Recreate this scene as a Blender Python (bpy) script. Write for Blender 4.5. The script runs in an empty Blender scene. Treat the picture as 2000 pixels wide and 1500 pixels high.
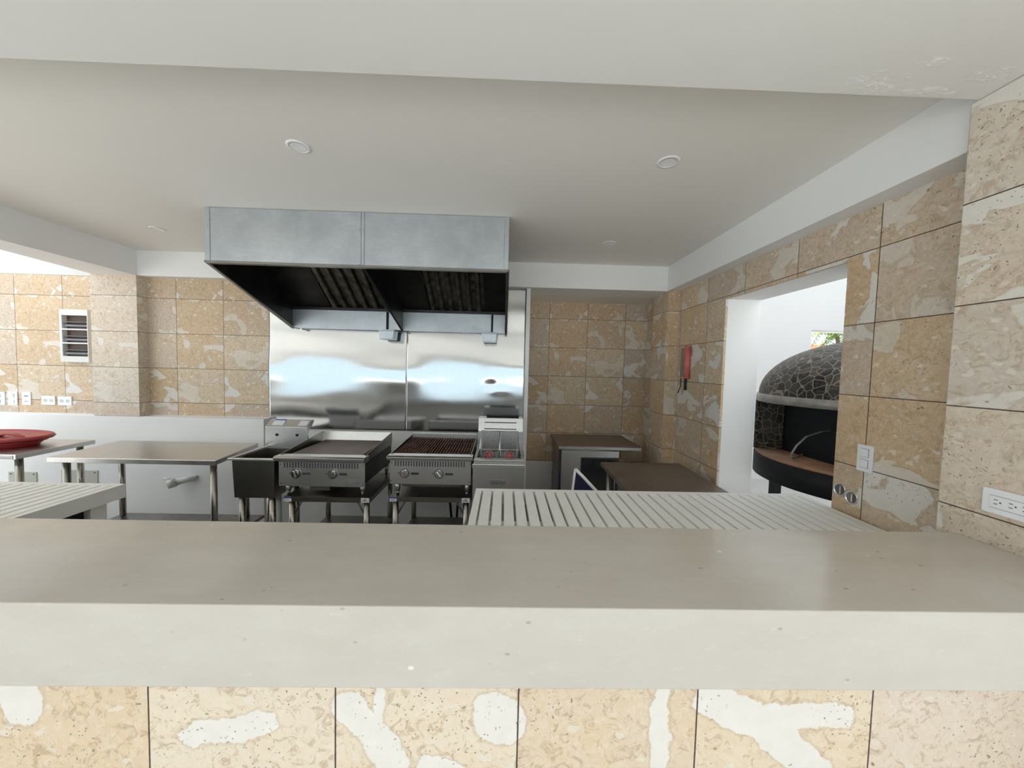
import bpy, bmesh, math, random
from mathutils import Vector, Matrix
random.seed(7)
C = bpy.context.scene.collection
SC = bpy.context.scene
PI = math.pi

# ------------------------------------------------------------------ camera
cam_d = bpy.data.cameras.new('camera')
cam_d.sensor_fit = 'HORIZONTAL'
cam_d.sensor_width = 36.0
cam_d.lens = 36.0 * 690.0 / 2000.0
cam_d.clip_start = 0.02
cam = bpy.data.objects.new('camera', cam_d)
C.objects.link(cam)
R_ = Vector((0.99947678, -0.0206464, 0.0248978))
F_ = Vector((0.02181672, 0.99862403, -0.04768739))
U_ = Vector((-0.02387897, 0.04820562, 0.99855196))
m = Matrix((R_, U_, -F_)).transposed().to_4x4()
m.translation = Vector((0, 0, 1.6))
cam.matrix_world = m
SC.camera = cam

# ------------------------------------------------------------------ world
w = bpy.data.worlds.new('sky'); SC.world = w; w.use_nodes = True
nt = w.node_tree; nt.nodes.clear()
out = nt.nodes.new('ShaderNodeOutputWorld'); bg = nt.nodes.new('ShaderNodeBackground')
tc = nt.nodes.new('ShaderNodeTexCoord'); sx = nt.nodes.new('ShaderNodeSeparateXYZ')
cr = nt.nodes.new('ShaderNodeValToRGB')
nt.links.new(tc.outputs['Generated'], sx.inputs[0]); nt.links.new(sx.outputs['Z'], cr.inputs[0])
e = cr.color_ramp.elements
e[0].position = 0.10; e[0].color = (0.52, 0.66, 0.73, 1)
e[1].position = 0.6; e[1].color = (0.82, 0.90, 1.0, 1)
k = cr.color_ramp.elements.new(0.20); k.color = (0.98, 1.0, 1.0, 1)
bg.inputs['Strength'].default_value = 1.05
nt.links.new(cr.outputs[0], bg.inputs[0]); nt.links.new(bg.outputs[0], out.inputs[0])

sun_d = bpy.data.lights.new('sun', 'SUN'); sun_d.energy = 6.5; sun_d.angle = .01; sun_d.color = (1.0, .975, .945)
sun = bpy.data.objects.new('sun', sun_d); C.objects.link(sun)
sun.rotation_euler = Vector((.10, -.57, -.82)).to_track_quat('-Z', 'Y').to_euler()   # high sun from behind the building
SC.view_settings.view_transform = 'Standard'
SC.view_settings.look = 'None'
SC.view_settings.exposure = 1.08
SC.view_settings.gamma = 1.0
SC.view_settings.use_curve_mapping = False
SC.cycles.use_denoising = True
SC.cycles.max_bounces = 10
SC.cycles.diffuse_bounces = 6
SC.cycles.glossy_bounces = 5
SC.cycles.sample_clamp_indirect = 8

# ------------------------------------------------------------------ materials
class NT:
    def __init__(s, name):
        s.m = bpy.data.materials.new(name); s.m.use_nodes = True
        s.t = s.m.node_tree; s.t.nodes.clear()
        s.o = s.t.nodes.new('ShaderNodeOutputMaterial'); s.b = s.t.nodes.new('ShaderNodeBsdfPrincipled')
        s.t.links.new(s.b.outputs[0], s.o.inputs[0])
    def n(s, typ, **kw):
        x = s.t.nodes.new(typ)
        for k, v in kw.items(): setattr(x, k, v)
        return x
    def set(s, sock, v):
        if hasattr(v, 'is_linked') or isinstance(v, bpy.types.NodeSocket): s.t.links.new(v, sock)
        else:
            if isinstance(v, (tuple, list)) and len(v) == 3 and sock.type == 'RGBA': v = (*v, 1)
            sock.default_value = v
    def math(s, op, a, b=0.0, c=None, clamp=False):
        x = s.n('ShaderNodeMath', operation=op, use_clamp=clamp)
        s.set(x.inputs[0], a); s.set(x.inputs[1], b)
        if c is not None: s.set(x.inputs[2], c)
        return x.outputs[0]
    def vmath(s, op, a, b=(0, 0, 0), scale=None):
        x = s.n('ShaderNodeVectorMath', operation=op)
        s.set(x.inputs[0], a); s.set(x.inputs[1], b)
        if scale is not None: s.set(x.inputs['Scale'], scale)
        return x.outputs[0]
    def noise(s, vec, scale, detail=2, rough=.5, dist=0.0, out='Fac'):
        x = s.n('ShaderNodeTexNoise'); s.set(x.inputs['Vector'], vec)
        x.inputs['Scale'].default_value = scale; x.inputs['Detail'].default_value = detail
        x.inputs['Roughness'].default_value = rough; x.inputs['Distortion'].default_value = dist
        return x.outputs[out]
    def vor(s, vec, scale, feature='F1', out='Distance', rand=1.0):
        x = s.n('ShaderNodeTexVoronoi', feature=feature); s.set(x.inputs['Vector'], vec)
        x.inputs['Scale'].default_value = scale; x.inputs['Randomness'].default_value = rand
        return x.outputs[out]
    def ramp(s, fac, stops):
        x = s.n('ShaderNodeValToRGB'); s.set(x.inputs[0], fac)
        el = x.color_ramp.elements
        while len(el) < len(stops): el.new(.5)
        for i, (p, c) in enumerate(stops):
            el[i].position = p
            el[i].color = (*c, 1) if isinstance(c, (tuple, list)) else (c, c, c, 1)
        return x.outputs[0]
    def step(s, fac, lo, hi):
        x = s.n('ShaderNodeMapRange'); x.clamp = True
        s.set(x.inputs['Value'], fac)
        x.inputs['From Min'].default_value = lo; x.inputs['From Max'].default_value = hi
        return x.outputs[0]
    def mix(s, fac, a, b, blend='MIX'):
        x = s.n('ShaderNodeMix', data_type='RGBA', blend_type=blend)
        s.set(x.inputs[0], fac); s.set(x.inputs[6], a); s.set(x.inputs[7], b)
        return x.outputs[2]
    def bump(s, h, strength=.3, dist=.01):
        x = s.n('ShaderNodeBump'); s.set(x.inputs['Height'], h)
        x.inputs['Strength'].default_value = strength; x.inputs['Distance'].default_value = dist
        s.t.links.new(x.outputs[0], s.b.inputs['Normal']); return x
    def pos(s):
        return s.n('ShaderNodeTexCoord').outputs['Object']
    def fin(s, col=None, rough=.5, metal=0.0, spec=None):
        if col is not None: s.set(s.b.inputs['Base Color'], col)
        s.set(s.b.inputs['Roughness'], rough); s.set(s.b.inputs['Metallic'], metal)
        if spec is not None: s.set(s.b.inputs['Specular IOR Level'], spec)
        return s.m

def plain(name, col, rough=.5, metal=0.0, var=.06, scale=12, spec=None, bump=0.0):
    t = NT(name); p = t.pos()
    n = t.noise(p, scale, 4)
    dark = tuple(c*(1-var) for c in col); lite = tuple(min(1, c*(1+var)) for c in col)
    if bump: t.bump(t.noise(p, scale*5, 3), bump, .003)
    return t.fin(t.ramp(n, [(.3, dark), (.7, lite)]), rough, metal, spec)

def plaster(name, col, rough=.65, bump=.12):
    t = NT(name); p = t.pos()
    n1 = t.noise(p, 1.3, 5, .6); n2 = t.noise(p, 18, 4, .6)
    c = t.ramp(n1, [(.3, tuple(x*.965 for x in col)), (.7, col)])
    t.bump(t.math('ADD', t.math('MULTIPLY', n1, 2.0), t.math('MULTIPLY', n2, .25)), bump, .01)
    return t.fin(c, rough)

def steel(name, col=(.60, .60, .59), rough=.28, stretch=(1, 1, 40), var=.08, mott=.0, wav=0.0):
    t = NT(name); p = t.pos()
    s = t.noise(t.vmath('MULTIPLY', p, stretch), 9, 3, .6)
    big = t.noise(p, 3.0, 4, .6)
    c = t.ramp(s, [(.3, tuple(x*(1-var) for x in col)), (.7, tuple(min(1, x*(1+var)) for x in col))])
    if mott: c = t.mix(t.step(big, .35, .7), c, tuple(x*(1-mott) for x in col))
    r = t.math('MULTIPLY_ADD', big, .16, rough-.08)
    if wav:
        t.bump(t.noise(p, 4.0, 2, .5), wav, .02)
    return t.fin(c, r, 1.0)

def stone(name, base=((.585, .405, .23), (.68, .53, .36), (.54, .44, .35)), patchcol=(.80, .77, .72), tw=.4437, th=.333, capsules=(), patch_t=.565, dirt=0.0):
    """coral limestone tiles; UV holds tile indices (u/tw, v/th)"""
    t = NT(name)
    uv = t.n('ShaderNodeUVMap').outputs[0]
    cell = t.vmath('FLOOR', uv); fr = t.vmath('SUBTRACT', uv, cell)
    wn = t.n('ShaderNodeTexWhiteNoise', noise_dimensions='3D'); t.set(wn.inputs[0], cell)
    rnd = wn.outputs['Color']; rv = wn.outputs['Value']
    met = t.vmath('MULTIPLY', uv, (tw, th, 0))
    pp = t.vmath('ADD', met, t.vmath('MULTIPLY', rnd, (31, 47, 23)))
    # tile tint
    mid = t.noise(pp, 5.0, 5, .62, .6)
    fine = t.noise(pp, 46, 6, .72, .9)
    c0 = t.ramp(t.math('ADD', t.math('MULTIPLY', rv, .75), t.math('MULTIPLY', mid, .45)),
                [(.2, base[2]), (.45, base[0]), (.68, base[1]), (.95, base[2])])
    c1 = t.mix(t.step(fine, .45, .66), c0, t.mix(.34, c0, (.88, .82, .72)))
    c1 = t.mix(t.math('MULTIPLY', t.step(t.noise(pp, 26, 5, .7, 1.4), .52, .62), .5), c1, (.42, .27, .14))
    # small shell shaped flecks
    d = t.noise(pp, 9, 3, .6, out='Color')
    ppd = t.vmath('ADD', pp, t.vmath('SCALE', d, scale=.10))
    fl = t.vor(t.vmath('MULTIPLY', ppd, (1, 1.7, 1)), 15)
    flm = t.math('MULTIPLY', t.math('SUBTRACT', 1.0, t.step(fl, .20, .25)), t.step(t.noise(pp, 7, 2), .47, .54))
    c2 = t.mix(t.math('MULTIPLY', flm, .7), c1, (.80, .74, .64))
    # large pale fossils
    pn = t.noise(t.vmath('MULTIPLY', pp, (1, 1.35, 1)), 3.9, 4, .5, .7)
    pm = t.step(pn, patch_t, patch_t+.02)
    rim = t.math('SUBTRACT', t.step(pn, patch_t-.03, patch_t), pm)
    inner = t.ramp(t.noise(pp, 20, 5, .6), [(.3, tuple(x*.94 for x in patchcol)), (.7, patchcol)])
    c3 = t.mix(t.math('MULTIPLY', rim, .35), c2, (.48, .38, .27))
    rs = t.n('ShaderNodeSeparateColor'); t.set(rs.inputs[0], rnd)
    c3 = t.mix(t.math('MULTIPLY', pm, t.math('MULTIPLY_ADD', rs.outputs[1], .55, .38)), c3, inner)
    if capsules:
        wob = t.vmath('SUBTRACT', t.noise(met, 9, 6, .65, out='Color'), (.5, .5, .5))
        q = t.vmath('ADD', met, t.vmath('SCALE', wob, scale=.085))
        acc = None
        for (ax, ay, bx, by, r) in capsules:
            pa = t.vmath('SUBTRACT', q, (ax, ay, 0))
            pa = t.vmath('MULTIPLY', pa, (1, 1, 0))
            bx_, by_ = bx-ax, by-ay; L2 = bx_*bx_+by_*by_+1e-9
            dt = t.n('ShaderNodeVectorMath', operation='DOT_PRODUCT'); t.set(dt.inputs[0], pa); dt.inputs[1].default_value = (bx_/L2, by_/L2, 0)
            hh = t.math('MINIMUM', t.math('MAXIMUM', dt.outputs['Value'], 0.0), 1.0)
            dd = t.vmath('SUBTRACT', pa, t.vmath('SCALE', (bx_, by_, 0), scale=hh))
            ln = t.n('ShaderNodeVectorMath', operation='LENGTH'); t.set(ln.inputs[0], dd)
            v = t.math('SUBTRACT', ln.outputs['Value'], r)
            acc = v if acc is None else t.math('MINIMUM', acc, v)
        cm = t.math('SUBTRACT', 1.0, t.step(acc, -.002, .002))
        ring = t.math('SUBTRACT', t.math('SUBTRACT', 1.0, t.step(acc, .002, .010)), cm)
        c3 = t.mix(t.math('MULTIPLY', ring, .4), c3, (.50, .38, .25))
        c3 = t.mix(t.math('MULTIPLY', cm, .93), c3, inner)
    # pits and worm holes
    pit = t.math('MULTIPLY', t.math('SUBTRACT', 1.0, t.step(t.vor(ppd, 70), .13, .2)), t.step(t.noise(pp, 4.5, 2), .50, .58))
    hol = t.math('MULTIPLY', t.math('SUBTRACT', 1.0, t.step(t.vor(t.vmath('MULTIPLY', ppd, (.6, 1.5, 1)), 22), .09, .12)), t.step(t.noise(pp, 3.1, 2), .57, .62))
    holes = t.math('MAXIMUM', pit, hol)
    c4 = t.mix(t.math('MULTIPLY', holes, .72), c3, (.16, .10, .06))
    # grout joints
    fx = t.n('ShaderNodeSeparateXYZ'); t.set(fx.inputs[0], fr)
    jx = t.math('MULTIPLY', t.math('MINIMUM', fx.outputs[0], t.math('SUBTRACT', 1.0, fx.outputs[0])), tw)
    jy = t.math('MULTIPLY', t.math('MINIMUM', fx.outputs[1], t.math('SUBTRACT', 1.0, fx.outputs[1])), th)
    jm = t.math('ADD', t.math('MINIMUM', jx, jy), t.math('MULTIPLY', t.noise(met, 60, 3), .0012))
    g = t.math('SUBTRACT', 1.0, t.step(jm, .0019, .0030))
    c5 = t.mix(g, c4, (.07, .04, .025))
    hgt = t.math('SUBTRACT', t.math('SUBTRACT', t.math('MULTIPLY', fine, .25), t.math('MULTIPLY', holes, .7)), t.math('MULTIPLY', g, 1.5))
    t.bump(hgt, .5, .003)
    return t.fin(c5, t.math('MULTIPLY_ADD', fine, .2, .42))

def cap(px, pz, qx, qz, r, u0=-.8342, v0=.56):
    return (px-u0, pz-v0, qx-u0, qz-v0, r)
FRONT_CAPS = [cap(-.73, .693, -.57, .722, .032), cap(-.36, .775, -.25, .630, .040), cap(-.285, .74, -.285, .83, .012), cap(-.01, .745, .02, .73, .056),
              cap(-.15, .60, -.10, .57, .05), cap(.405, .83, .405, .55, .020), cap(.53, .80, .70, .70, .045), cap(.66, .735, .85, .745, .038),
              cap(.70, .69, .80, .60, .045), cap(-1.14, .82, -1.12, .76, .05)]
M = {}
M['stone'] = stone('coral stone tile')
M['stone_front'] = stone('coral stone counter tile', base=((.74, .58, .39), (.80, .69, .54), (.73, .62, .51)), patchcol=(.85, .82, .77), capsules=FRONT_CAPS, patch_t=.70)
M['stone_pale'] = stone('pale coral stone tile', base=((.66, .54, .42), (.72, .63, .52), (.62, .54, .46)), patchcol=(.80, .77, .70), patch_t=.575)
M['white'] = plaster('white painted plaster', (.88, .88, .87))
M['ceiling'] = plaster('ceiling paint', (.86, .84, .79), .6, .2)
def flakes(mat):
    t = NT('peeling soffit paint'); p = t.pos()
    n1 = t.noise(p, 1.3, 5, .6); n3 = t.noise(t.vmath('MULTIPLY', p, (1, 2.2, 1)), 24, 5, .7, 1.2)
    c = t.ramp(n1, [(.3, (.83, .83, .80)), (.7, (.86, .86, .83))])
    acc = None
    for cx, cy, rx, ry in ((1.12, 1.11, .10, .05), (1.42, 1.06, .07, .03), (1.20, 1.03, .05, .02), (1.33, 1.13, .10, .02)):
        d = t.vmath('MULTIPLY', t.vmath('SUBTRACT', p, (cx, cy, SOZ)), (1/rx, 1/ry, 0))
        ln = t.n('ShaderNodeVectorMath', operation='LENGTH'); t.set(ln.inputs[0], d)
        acc = ln.outputs['Value'] if acc is None else t.math('MINIMUM', acc, ln.outputs['Value'])
    m_ = t.math('MULTIPLY', t.math('SUBTRACT', 1.0, t.step(acc, .6, 1.1)), t.step(n3, .50, .56))
    c = t.mix(m_, c, (.97, .97, .95))
    t.bump(t.math('ADD', t.math('MULTIPLY', n1, 1.5), t.math('MULTIPLY', m_, .5)), .4, .01)
    return t.fin(c, .4)
SOZ = 2.5
M['soffit'] = flakes(None)
M['concrete'] = plaster('pale concrete paving', (.60, .58, .54), .7)
M['floor'] = plaster('floor screed', (.42, .40, .37), .5)
M['terrace'] = plaster('pale terrace stone', (.78, .76, .72), .8)
M['court'] = plaster('courtyard render', (.62, .61, .59), .8)

def slab_mat():
    t = NT('beige quartz slab'); p = t.pos()
    n = t.noise(t.vmath('MULTIPLY', p, (1, 2.5, 2.5)), 5, 5, .6)
    c = t.ramp(n, [(.3, (.555, .515, .455)), (.7, (.60, .565, .51))])
    f1 = t.noise(t.vmath('MULTIPLY', p, (1, 2.2, 2.2)), 38, 4, .6, 1.0)
    c = t.mix(t.math('MULTIPLY', t.step(f1, .61, .68), .22), c, (.72, .69, .63))
    d1 = t.math('MULTIPLY', t.math('SUBTRACT', 1.0, t.step(t.vor(t.vmath('MULTIPLY', p, (1, 1.7, 1.7)), 15), .07, .10)), t.step(t.noise(p, 8, 2), .5, .6))
    c = t.mix(t.math('MULTIPLY', d1, .65), c, (.30, .28, .27))
    l1 = t.math('MULTIPLY', t.math('SUBTRACT', 1.0, t.step(t.vor(t.vmath('MULTIPLY', p, (1, 1.4, 1.4)), 6.3), .03, .05)), t.step(t.noise(p, 5, 2), .45, .6))
    c = t.mix(t.math('MULTIPLY', l1, .8), c, (.85, .83, .79))
    t.bump(t.noise(p, 3, 3), .05, .01)
    # polished top, honed edges
    sp = t.n('ShaderNodeSeparateXYZ'); t.set(sp.inputs[0], t.n('ShaderNodeTexCoord').outputs['Normal'])
    up = t.step(sp.outputs[2], .5, .9)
    return t.fin(c, t.math('MULTIPLY_ADD', t.math('SUBTRACT', 1.0, up), .40, t.math('MULTIPLY_ADD', n, .10, .11)), 0.0, .42)
M['slab'] = slab_mat()
M['steel'] = steel('brushed steel', (.66, .655, .65), .36, (3, 3, 40), .08)
M['steel_h'] = steel('brushed steel worktop', (.66, .65, .63), .32, (2, 30, 2), .07)
M['steel_dark'] = steel('dull worn steel', (.30, .285, .26), .34, (3, 3, 30), .15, .2)
M['steel_leg'] = steel('tube steel', (.36, .34, .31), .28, (1, 1, 1), .05)
M['galv'] = steel('galvanised hood steel', (.58, .612, .64), .42, (3, 3, 16), .07, .26)
M['sheet'] = steel('polished sheet steel', (.64, .64, .64), .11, (40, 1, 2), .04)
M['soot_shade'] = plain('greasy sooty shaded steel', (.035, .032, .03), .38, .7, .4, 6)  # grease black, deepened by hood shade put into the colour
M['filter'] = plain('greasy baffle metal', (.14, .125, .10), .36, .85, .5, 14)
M['black'] = plain('black painted metal', (.010, .010, .011), .6, 0, .2, spec=.25)
M['cover'] = plain('grey green cover plate', (.50, .50, .44), .45, 0, .04)
M['blackplastic'] = plain('black rubber', (.02, .02, .02), .6)
M['rust'] = plain('seasoned brown griddle iron', (.115, .068, .05), .42, .35, .35, 7)
M['grate'] = plain('rusty grill iron', (.15, .065, .045), .6, .3, .5, 25)
M['chrome'] = plain('chrome', (.75, .75, .75), .12, 1.0, .02)
M['plastic'] = plain('white plastic', (.86, .86, .87), .35, 0, .02)
M['cream'] = plain('cream plastic', (.74, .74, .69), .45, 0, .03)
M['slatwhite'] = plain('white powder coated aluminium', (.90, .90, .87), .38, 0, .02)
M['red'] = plain('red plastic', (.36, .03, .035), .42, 0, .12, 9)
M['pink'] = plain('faded red paint', (.62, .16, .14), .4, 0, .1)
M['redgrip'] = plain('red vinyl grip', (.62, .03, .03), .35)
M['navy'] = plain('navy sling fabric', (.012, .013, .05), .75, 0, .1, 40)
M['taupe'] = plain('taupe painted box', (.30, .25, .19), .5, 0, .06)
M['blue'] = plain('blue print', (.05, .09, .38), .5)
M['sticker'] = plain('white sticker', (.85, .85, .86), .5, 0, .02)
M['ink'] = plain('dark ink', (.05, .05, .07), .6)
M['greyink'] = plain('grey ink', (.30, .31, .34), .6)
M['brown'] = plain('brown louvre', (.085, .05, .035), .5, 0, .2)
M['bar'] = plain('grey louvre bar', (.22, .20, .21), .3, .3, .2)
M['glassdark'] = plain('dark glossy door', (.02, .02, .022), .08, .0, .1, spec=.8)
M['terracotta'] = plain('terracotta render', (.62, .30, .16), .8, 0, .15, 5)
M['leaf'] = plain('fresh green leaf', (.22, .38, .07), .5, 0, .35, 8)
M['bark'] = plain('grey brown stem', (.12, .09, .06), .8)
M['hearth'] = plain('reddish hearth slab', (.36, .19, .11), .55, 0, .22, 9)
M['ovenmetal'] = plain('worn grey metal rim', (.33, .30, .27), .5, .6, .2, 18)
M['lamp'] = plain('frosted lamp glass', (.9, .9, .9), .3, 0, .01)
M['tube_pvc'] = plain('white pvc', (.80, .78, .76), .4, 0, .05)

def stain_mat():
    t = NT('stained steel worktop'); p = t.pos()
    n = t.noise(p, 6, 5, .65); s = t.noise(p, 2.2, 3, .6, 1.0)
    c = t.ramp(n, [(.3, (.215, .175, .145)), (.7, (.285, .245, .21))])
    c = t.mix(t.math('MULTIPLY', t.step(s, .60, .64), .45), c, (.12, .085, .07))
    return t.fin(c, t.math('MULTIPLY_ADD', n, .2, .28), .75)
M['stained'] = stain_mat()

def mosaic_mat():
    t = NT('broken slate mosaic'); p = t.pos()
    d = t.noise(p, 6, 2, .5, out='Color')
    q = t.vmath('ADD', p, t.vmath('SCALE', d, scale=.03))
    e_ = t.vor(q, 18, 'DISTANCE_TO_EDGE')
    cid = t.vor(q, 18, 'F1', 'Color')
    sep = t.n('ShaderNodeSeparateColor'); t.set(sep.inputs[0], cid)
    c = t.ramp(sep.outputs[0], [(0, (.012, .010, .009)), (.5, (.032, .027, .021)), (1, (.075, .06, .045))])
    c = t.mix(t.step(t.noise(p, 40, 4), .5, .7), c, t.mix(.4, c, (.16, .14, .11)))
    g = t.math('SUBTRACT', 1.0, t.step(e_, .025, .05))
    c = t.mix(g, c, (.25, .215, .175))
    t.bump(t.math('SUBTRACT', 1.0, g), .6, .006)
    return t.fin(c, t.math('MULTIPLY_ADD', g, .3, .48), 0.0, .3)
M['mosaic'] = mosaic_mat()

# ------------------------------------------------------------------ mesh helpers
class MB:
    def __init__(s): s.bm = bmesh.new(); s.smooth = []
    def box(s, x0, x1, y0, y1, z0, z1):
        vs = [s.bm.verts.new(p) for p in ((x0, y0, z0), (x1, y0, z0), (x1, y1, z0), (x0, y1, z0), (x0, y0, z1), (x1, y0, z1), (x1, y1, z1), (x0, y1, z1))]
        for f in ((3, 2, 1, 0), (4, 5, 6, 7), (0, 1, 5, 4), (1, 2, 6, 5), (2, 3, 7, 6), (3, 0, 4, 7)):
            s.bm.faces.new([vs[i] for i in f])
        return s
    def hexa(s, pts):
        vs = [s.bm.verts.new(p) for p in pts]
        for f in ((3, 2, 1, 0), (4, 5, 6, 7), (0, 1, 5, 4), (1, 2, 6, 5), (2, 3, 7, 6), (3, 0, 4, 7)):
            s.bm.faces.new([vs[i] for i in f])
        return s
    def prism(s, poly, axis, a, b):
        """poly: 2D points in the plane perpendicular to axis, extruded a..b"""
        def P(u, v, t):
            return {'X': (t, u, v), 'Y': (u, t, v), 'Z': (u, v, t)}[axis]
        A = [s.bm.verts.new(P(u, v, a)) for u, v in poly]; B = [s.bm.verts.new(P(u, v, b)) for u, v in poly]
        s.bm.faces.new(A[::-1]); s.bm.faces.new(B)
        n = len(poly)
        for i in range(n): s.bm.faces.new((A[i], A[(i+1) % n], B[(i+1) % n], B[i]))
        return s
    def tube(s, p, q, r, r2=None, seg=14, cap=True):
        p, q = Vector(p), Vector(q); d = (q-p).normalized()
        a = d.orthogonal().normalized(); b = d.cross(a)
        r2 = r if r2 is None else r2
        A = [s.bm.verts.new(p+r*(math.cos(2*PI*i/seg)*a+math.sin(2*PI*i/seg)*b)) for i in range(seg)]
        B = [s.bm.verts.new(q+r2*(math.cos(2*PI*i/seg)*a+math.sin(2*PI*i/seg)*b)) for i in range(seg)]
        for i in range(seg):
            f = s.bm.faces.new((A[i], A[(i+1) % seg], B[(i+1) % seg], B[i])); f.smooth = seg > 6
        if cap: s.bm.faces.new(A[::-1]); s.bm.faces.new(B)
        return s
    def path(s, pts, r, seg=10):
        pts = [Vector(p) for p in pts]
        rings = []
        prev = None
        for i, p in enumerate(pts):
            d = (pts[min(i+1, len(pts)-1)]-pts[max(i-1, 0)]).normalized()
            a = (prev - d*prev.dot(d)) if prev is not None else d.orthogonal()
            a.normalize(); prev = a; b = d.cross(a)
            rings.append([s.bm.verts.new(p+r*(math.cos(2*PI*j/seg)*a+math.sin(2*PI*j/seg)*b)) for j in range(seg)])
        for A, B in zip(rings, rings[1:]):
            for j in range(seg):
                f = s.bm.faces.new((A[j], A[(j+1) % seg], B[(j+1) % seg], B[j])); f.smooth = True
        s.bm.faces.new(rings[0][::-1]); s.bm.faces.new(rings[-1])
        return s
    def strap(s, pts, wdt, th, side):
        """flat strap along pts; side = width direction"""
        side = Vector(side).normalized(); pts = [Vector(p) for p in pts]; R = []
        for i, p in enumerate(pts):
            d = (pts[min(i+1, len(pts)-1)]-pts[max(i-1, 0)]).normalized(); n = d.cross(side).normalized()
            R.append([s.bm.verts.new(p+a*side*wdt/2+b*n*th/2) for a, b in ((-1, -1), (1, -1), (1, 1), (-1, 1))])
        for A, B in zip(R, R[1:]):
            for j in range(4): s.bm.faces.new((A[j], A[(j+1) % 4], B[(j+1) % 4], B[j]))
        s.bm.faces.new(R[0][::-1]); s.bm.faces.new(R[-1]); return s
    def lathe(s, prof, c, seg=48, a0=0, a1=2*PI, sx=1, sy=1, axis='Z'):
        full = abs(a1-a0-2*PI) < 1e-6
        n = seg if full else seg+1
        R = []
        for k in range(n):
            a = a0+(a1-a0)*k/seg
            row = []
            for r, z in prof:
                u, v = r*math.cos(a)*sx, r*math.sin(a)*sy
                o = {'Z': (u, v, z), 'Y': (u, z, v), 'X': (z, u, v)}[axis]
                row.append(s.bm.verts.new((c[0]+o[0], c[1]+o[1], c[2]+o[2])))
            R.append(row)
        for k in range(seg):
            A, B = R[k], R[(k+1) % n]
            for j in range(len(prof)-1):
                f = s.bm.faces.new((A[j], B[j], B[j+1], A[j+1])); f.smooth = True
        return s
    def build(s, name, mat, parent=None, bevel=0, uv=None, solid=0, autosm=True):
        bm = s.bm
        bmesh.ops.remove_doubles(bm, verts=bm.verts, dist=1e-6)
        bmesh.ops.recalc_face_normals(bm, faces=bm.faces)
        if uv:
            ux, uy, v0, tw, th = uv
            L = bm.loops.layers.uv.new('UVMap')
            for f in bm.faces:
                nx, ny, nz = f.normal
                for l in f.loops:
                    x, y, z = l.vert.co
                    if abs(nz) > .7: l[L].uv = ((x-ux)/tw, (y-uy)/th+20)
                    elif abs(nx) > abs(ny): l[L].uv = ((y-uy)/tw+40, (z-v0)/th)
                    else: l[L].uv = ((x-ux)/tw, (z-v0)/th)
        me = bpy.data.meshes.new(name)
        org = Vector((0, 0, 0))
        if parent is not None:
            org = Vector(parent['_o']) if '_o' in parent else Vector((0, 0, 0))
            bmesh.ops.translate(bm, verts=bm.verts, vec=-org)
        bm.to_mesh(me); bm.free()
        me.materials.append(M[mat])
        o = bpy.data.objects.new(name, me); C.objects.link(o)
        if parent is not None:
            o.parent = parent; o['_o'] = list(org)
        if bevel:
            b = o.modifiers.new('bevel', 'BEVEL'); b.width = bevel; b.segments = 2; b.limit_method = 'ANGLE'; b.angle_limit = .6
        return o

def thing(name, label, cat, loc, group=None):
    o = bpy.data.objects.new(name, None); C.objects.link(o)
    o.location = loc; o['_o'] = list(loc); o['label'] = label; o['category'] = cat; o.empty_display_size = .1
    if group: o['group'] = group
    return o
def tag(o, label, cat, group=None):
    o['label'] = label; o['category'] = cat
    if group: o['group'] = group
    return o
def struct(o): o['kind'] = 'structure'; return o
def dup(root, delta, label, group=None):
    d = Vector(delta)
    r = root.copy(); C.objects.link(r); r.location = root.location + d; r['label'] = label
    r['_o'] = list(Vector(root['_o']) + d)
    if group: r['group'] = group
    for ch in list(root.children):
        c = ch.copy(); C.objects.link(c); c.parent = r
        for g in list(ch.children):
            h = g.copy(); C.objects.link(h); h.parent = c
    return r
def bx(x0, x1, y0, y1, z0, z1): return MB().box(x0, x1, y0, y1, z0, z1)

TW, TH, ZR = .4437, .333, 1.1744
# ------------------------------------------------------------------ setting
CZ, BZ, SZ = 2.597, 2.365, 2.50
struct(bx(-12, 12, -.2, 12, -.12, 0).build('floor', 'floor'))
struct(bx(-12, 12, -9, -.2, -.12, 0).build('floor_terrace', 'terrace'))
# back wall: left stretch (tile) with white plaster above
UVL = (-3.1645, .2, ZR, TW, TH)
struct(bx(-6.6, -3.85, 3.487, 3.75, 1.05, BZ).build('wall_back', 'stone', uv=(-4.670, .2, ZR, TW, TH)))
struct(bx(-3.43, .235, 3.4875, 3.75, 1.05, BZ).build('wall_back_centre', 'stone', uv=UVL))
struct(bx(-3.85, -3.43, 3.385, 3.75, 1.05, BZ).build('wall_back_column', 'stone_pale', uv=(-3.86, 3.05, ZR, TW, TH)))
struct(bx(-6.6, .235, 3.487, 3.75, 0, 1.05).build('wall_back_lower', 'white'))
struct(bx(-6.6, -2.272, 3.377, 3.4865, 0, 1.047).build('wall_back_ledge', 'white', bevel=.003))
struct(bx(-6.6, -3.84, 3.487, 3.75, BZ+.002, 4.6).build('wall_back_upper', 'court'))  # upper part out of view, raised to block the sun
# beams
struct(bx(-3.86, 1.93, 3.405, 3.75, BZ, CZ+.05).build('trim_1', 'white', bevel=.003))
struct(MB().hexa([(-3.32, 1.153, BZ), (-3.44, 3.4045, BZ), (-3.84, 3.4045, BZ), (-3.40, 1.153, BZ),
                  (-3.32, 1.153, CZ+.05), (-3.44, 3.4045, CZ+.05), (-3.84, 3.4045, CZ+.05), (-3.40, 1.153, CZ+.05)]).build('trim_2', 'white'))
struct(bx(1.546, 1.927, 1.174, 3.4045, BZ, CZ+.05).build('trim_3', 'white', bevel=.003))
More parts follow.
